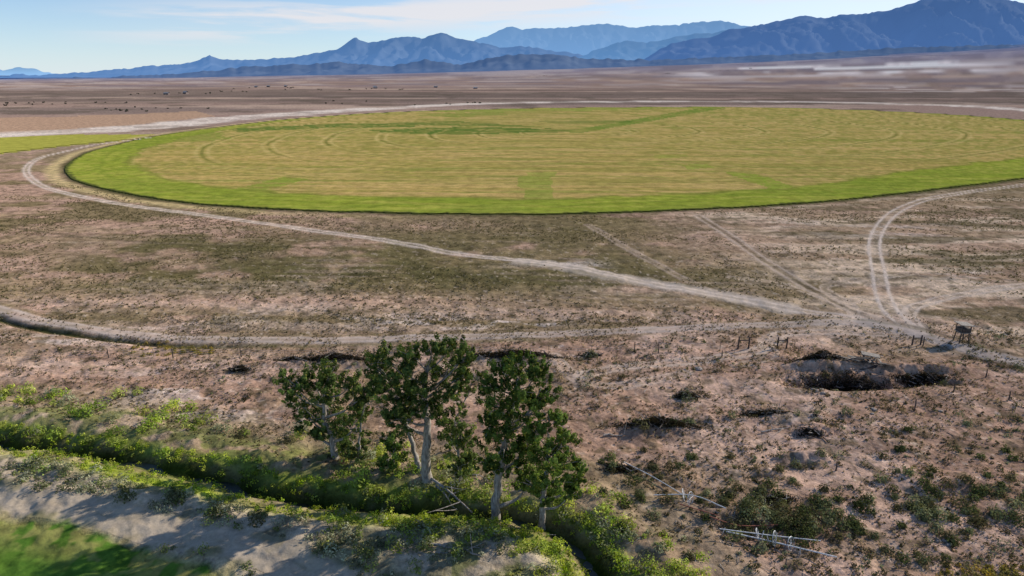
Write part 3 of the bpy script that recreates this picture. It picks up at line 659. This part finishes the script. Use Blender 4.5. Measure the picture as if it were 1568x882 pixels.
# ---------- elevated hut on stilts
X,Y=S(1471,524); g=gz1(X,Y); mb=MB()
for sx in(-1,1):
    for sy in(-1,1): mb.tube([(X+sx*.75,Y+sy*.75,g-.2),(X+sx*.6,Y+sy*.6,g+1.7)],[.09,.08],0,6)
mb.tube([(X-.75,Y-.75,g+.2),(X+.62,Y-.63,g+1.5)],[.05,.05],0,5); mb.tube([(X+.75,Y-.75,g+.2),(X-.62,Y-.63,g+1.5)],[.05,.05],0,5)
mb.box((X,Y,g+1.74),(1.75,1.75,.1),0,1)
mb.box((X,Y,g+2.1),(1.5,1.5,.6),0,0)
for sx in(-1,1):
    for sy in(-1,1): mb.box((X+sx*.68,Y+sy*.68,g+2.65),(.12,.12,.5),0,0)
mb.box((X,Y,g+2.98),(2.1,2.0,.09),0,1,.1)
mb.tube([(X+.8,Y-.9,g),(X+.7,Y-.85,g+1.75)],[.03,.03],0,5); mb.tube([(X+.4,Y-1.1,g),(X+.4,Y-.9,g+1.75)],[.03,.03],0,5)
mb.build('elevated_hut',[M_dark,M_wood])
# ---------- derelict wheel-line irrigation pipes
mb=MB(); rg=np.random.default_rng(9)
def pipe(p,r=.05,z=.35,mi=0):
    P=[]
    for u,v in p:
        a,b=S(u,v); P.append((a,b,gz1(a,b)+z))
    mb.tube(catmull(P,4),[r]*(4*(len(P)-1)+1),mi,6)
pipe([(955,712),(1000,735),(1045,765)],.05); pipe([(1000,768),(1060,768),(1110,795)],.05,.5); pipe([(1110,822),(1190,838),(1280,862)],.06,.5); pipe([(1100,826),(1180,832),(1255,840)],.045,.8); pipe([(1080,800),(1130,812),(1190,812)],.05,.4,1); pipe([(1040,780),(1100,800)],.05,.3,1)
def wheel(u,v,R,a,tilt):
    X,Y=S(u,v); g=gz1(X,Y)+R*.85; c=np.array([X,Y,g]); e1=np.array([math.cos(a),math.sin(a),0]); e2=np.array([-math.sin(a)*math.sin(tilt),math.cos(a)*math.sin(tilt),math.cos(tilt)])
    ring=[c+R*(math.cos(t)*e1+math.sin(t)*e2) for t in np.linspace(0,2*np.pi,21)]
    mb.tube(ring,[.03]*21,0,5)
    for k in range(8):
        t=k*math.pi/4; mb.tube([c,c+R*(math.cos(t)*e1+math.sin(t)*e2)],[.014,.014],0,4)
wheel(1056,775,.65,.9,.2); wheel(1046,768,.6,1.3,.3); wheel(1185,832,.65,1.0,.2); wheel(1160,826,.6,1.2,.4); wheel(1210,840,.6,.8,.3)
for u,v,h in [(1055,780,1.4),(1186,838,1.5),(1178,835,1.0),(1165,830,1.2),(1105,822,.8),(1225,850,.9)]:
    X,Y=S(u,v); g=gz1(X,Y); mb.tube([(X,Y,g),(X+rg.normal()*.2,Y,g+h)],[.05,.04],0,6)
mb.build('derelict_wheel_line',[M_pipe,M_rust])
# ditch water
wp=ditch; nrm=np.gradient(wp,axis=0); nrm/=np.linalg.norm(nrm,axis=1)[:,None]; nn_=np.stack([-nrm[:,1],nrm[:,0]],1)
a=wp+nn_*.3; b=wp+nn_*2.0; z=height(wp[:,0]+nn_[:,0]*1.2,wp[:,1]+nn_[:,1]*1.2)
z=np.convolve(np.pad(z,3,'edge'),np.ones(7)/7,'valid')+.02
V_=np.concatenate([np.c_[a,z],np.c_[b,z]]); m_=len(wp); Qw=np.array([(i,i+1,m_+i+1,m_+i) for i in range(m_-1)])
mkmesh('ditch_water',V_,Qw,[M_water])

# ---------- farmsteads and tree clumps out on the plain
def farm(u,v,n,seed,w=30):
    rg=np.random.default_rng(seed); X,Y=S(u,v)
    for k in range(n):
        x=X+rg.normal()*w; y=Y+rg.normal()*w*2; g=gz1(x,y); a,b,h=rg.uniform(7,12),rg.uniform(6,8),rg.uniform(2.5,3.5); rz=rg.uniform(-.4,.4); mb=MB()
        mb.box((x,y,g+h/2),(a,b,h),rz,0)
        c,s=math.cos(rz),math.sin(rz)
        pr=np.array([[-a/2-.5,-b/2-.5,0],[a/2+.5,-b/2-.5,0],[a/2+.5,b/2+.5,0],[-a/2-.5,b/2+.5,0],[-a/2-.5,0,b*.3],[a/2+.5,0,b*.3]]); pr=pr@np.array([[c,-s,0],[s,c,0],[0,0,1]]).T+np.array([x,y,g+h+.02])
        mb.add(pr,np.array([(0,1,5,4),(2,3,4,5)]),1)
        for wx in (-.25,.2): mb.box((x+wx*a*c+s*(b/2+.03),y+wx*a*s-c*(b/2+.03),g+h*.5),(1.6,.1,1.3),rz,2)
        mb.build('farm_building',[M_wall,M_roof,M_dark])
farm(415,134,3,1,50); farm(575,135,2,2,40); farm(700,134,2,3,30); farm(1155,120,2,4,60); farm(330,142,2,5,50)
P=[];rg=np.random.default_rng(77)
for (u,v,n,w,hh) in [(1018,122,5,22,5),(1148,118,4,30,4),(590,137,5,35,3),(410,136,6,60,2.6),(355,140,6,70,2.6),(485,138,4,40,3),(100,158,7,40,1.6),(120,157,5,40,1.6),(280,143,5,60,2.4),(1108,121,3,30,4),(970,120,4,50,3),(180,170,8,35,1.3),(215,169,8,35,1.3),(720,158,8,25,1.3),(560,155,5,60,1.5),(15,160,5,60,2),(830,122,4,60,4)]:
    X,Y=S(u,v)
    for k in range(n):
        cx=X+rg.normal()*w; cy=Y+rg.normal()*w; g=gz1(cx,cy); R=hh*rg.uniform(.5,1)
        for c in range(5):
            o_=rg.normal(size=3)*R*np.array([.6,.6,.25]); m=40; q=rg.normal(size=(m,3)); q/=np.linalg.norm(q,axis=1)[:,None]; q*=rg.uniform(.3,1,(m,1))*R*.5
            P.append(np.array([cx,cy,g+R*.5])+o_+q)
P=np.concatenate(P); v,f=quads(P,rg.uniform(.3,.6,len(P)),rg); mkmesh('distant_trees',v,f,[M_bush],np.tile(lin(72,76,64),(len(v),1)))

# ---------- sky, sun, camera
sc=bpy.context.scene
w=bpy.data.worlds.new('World'); sc.world=w; w.use_nodes=True; nt=w.node_tree; nt.nodes.clear(); L=nt.links.new
out=N(nt,'ShaderNodeOutputWorld'); bg=N(nt,'ShaderNodeBackground'); bg.inputs['Strength'].default_value=.115
sky=N(nt,'ShaderNodeTexSky'); sky.sky_type='NISHITA'; sky.sun_disc=False; sky.sun_elevation=SUN_EL; sky.sun_rotation=SUN_AZ; sky.altitude=1600; sky.air_density=1; sky.dust_density=.1; sky.ozone_density=3
tc=N(nt,'ShaderNodeTexCoord'); sep=N(nt,'ShaderNodeSeparateXYZ'); L(tc.outputs['Generated'],sep.inputs[0])
def M(op,a,b=None,c=None):
    n=N(nt,'ShaderNodeMath',operation=op)
    for i,q in enumerate((a,b,c)):
        if q is None: continue
        if isinstance(q,(int,float)): n.inputs[i].default_value=q
        else: L(q,n.inputs[i])
    return n.outputs[0]
def SM(v,a,b):
    n=N(nt,'ShaderNodeMapRange',interpolation_type='SMOOTHSTEP'); n.inputs['From Min'].default_value=a; n.inputs['From Max'].default_value=b; L(v,n.inputs['Value']); return n.outputs[0]
def MIX(f,a,b,bt='MIX'):
    n=N(nt,'ShaderNodeMix',data_type='RGBA',blend_type=bt)
    if isinstance(f,(int,float)): n.inputs['Factor'].default_value=f
    else: L(f,n.inputs['Factor'])
    for i,q in ((6,a),(7,b)):
        if isinstance(q,tuple): n.inputs[i].default_value=q
        else: L(q,n.inputs[i])
    return n.outputs[2]
X_,Y_,Z_=sep.outputs
base=MIX(1.0,sky.outputs[0],(.98,1.08,1.22,1),'MULTIPLY')
zc=M('MAXIMUM',Z_,0.0)
# hazy brightness toward the sun, faded out with height to keep fill light low
sd=(math.sin(SUN_AZ)*math.cos(SUN_EL),math.cos(SUN_AZ)*math.cos(SUN_EL),math.sin(SUN_EL))
dt=M('ADD',M('ADD',M('MULTIPLY',X_,sd[0]),M('MULTIPLY',Y_,sd[1])),M('MULTIPLY',Z_,sd[2]))
base=MIX(M('MULTIPLY',M('MULTIPLY',SM(dt,.2,.85),.9),M('EXPONENT',M('MULTIPLY',zc,-4.0))),base,(8.0,8.4,8.8,1))
hz=M('EXPONENT',M('MULTIPLY',zc,-16.0))
base=MIX(M('MULTIPLY',hz,.6),base,(6.2,7.2,8.3,1))
mp=N(nt,'ShaderNodeMapping'); mp.inputs['Scale'].default_value=(3,3,34); mp.inputs['Rotation'].default_value=(0,math.radians(4),0); L(tc.outputs['Generated'],mp.inputs[0])
nz=N(nt,'ShaderNodeTexNoise'); nz.inputs['Scale'].default_value=1.6; nz.inputs['Detail'].default_value=7; nz.inputs['Roughness'].default_value=.55; nz.inputs['Distortion'].default_value=.3; L(mp.outputs[0],nz.inputs['Vector'])
z0=M('MULTIPLY_ADD',X_,.06,.085); dz=M('DIVIDE',M('SUBTRACT',Z_,z0),.022); band=M('EXPONENT',M('MULTIPLY',M('MULTIPLY',dz,dz),-1))
m1=M('MULTIPLY',M('MULTIPLY',band,SM(X_,-.56,-.38)),M('MULTIPLY_ADD',SM(nz.outputs['Fac'],.40,.60),.85,.12)); m1=M('MINIMUM',m1,.85)
fin=MIX(m1,base,(7.2,7.0,7.2,1))
L(fin,bg.inputs['Color']); L(bg.outputs[0],out.inputs['Surface'])
sl=bpy.data.lights.new('sun','SUN'); sl.energy=5; sl.angle=math.radians(.5); sl.color=(1,.92,.81)
so=bpy.data.objects.new('sun',sl); bpy.context.collection.objects.link(so)
dv=Vector(sd)
so.rotation_euler=dv.to_track_quat('Z','Y').to_euler(); so.location=(60,60,80)
cd=bpy.data.cameras.new('camera'); co=bpy.data.objects.new('camera',cd); bpy.context.collection.objects.link(co)
cd.sensor_width=36; cd.lens=F/1568*36; cd.clip_end=200000; cd.clip_start=.5
co.location=(0,0,H); co.rotation_euler=(math.pi/2-PITCH,0,0); sc.camera=co
sc.view_settings.view_transform='Standard'; sc.view_settings.look='None'; sc.view_settings.exposure=0
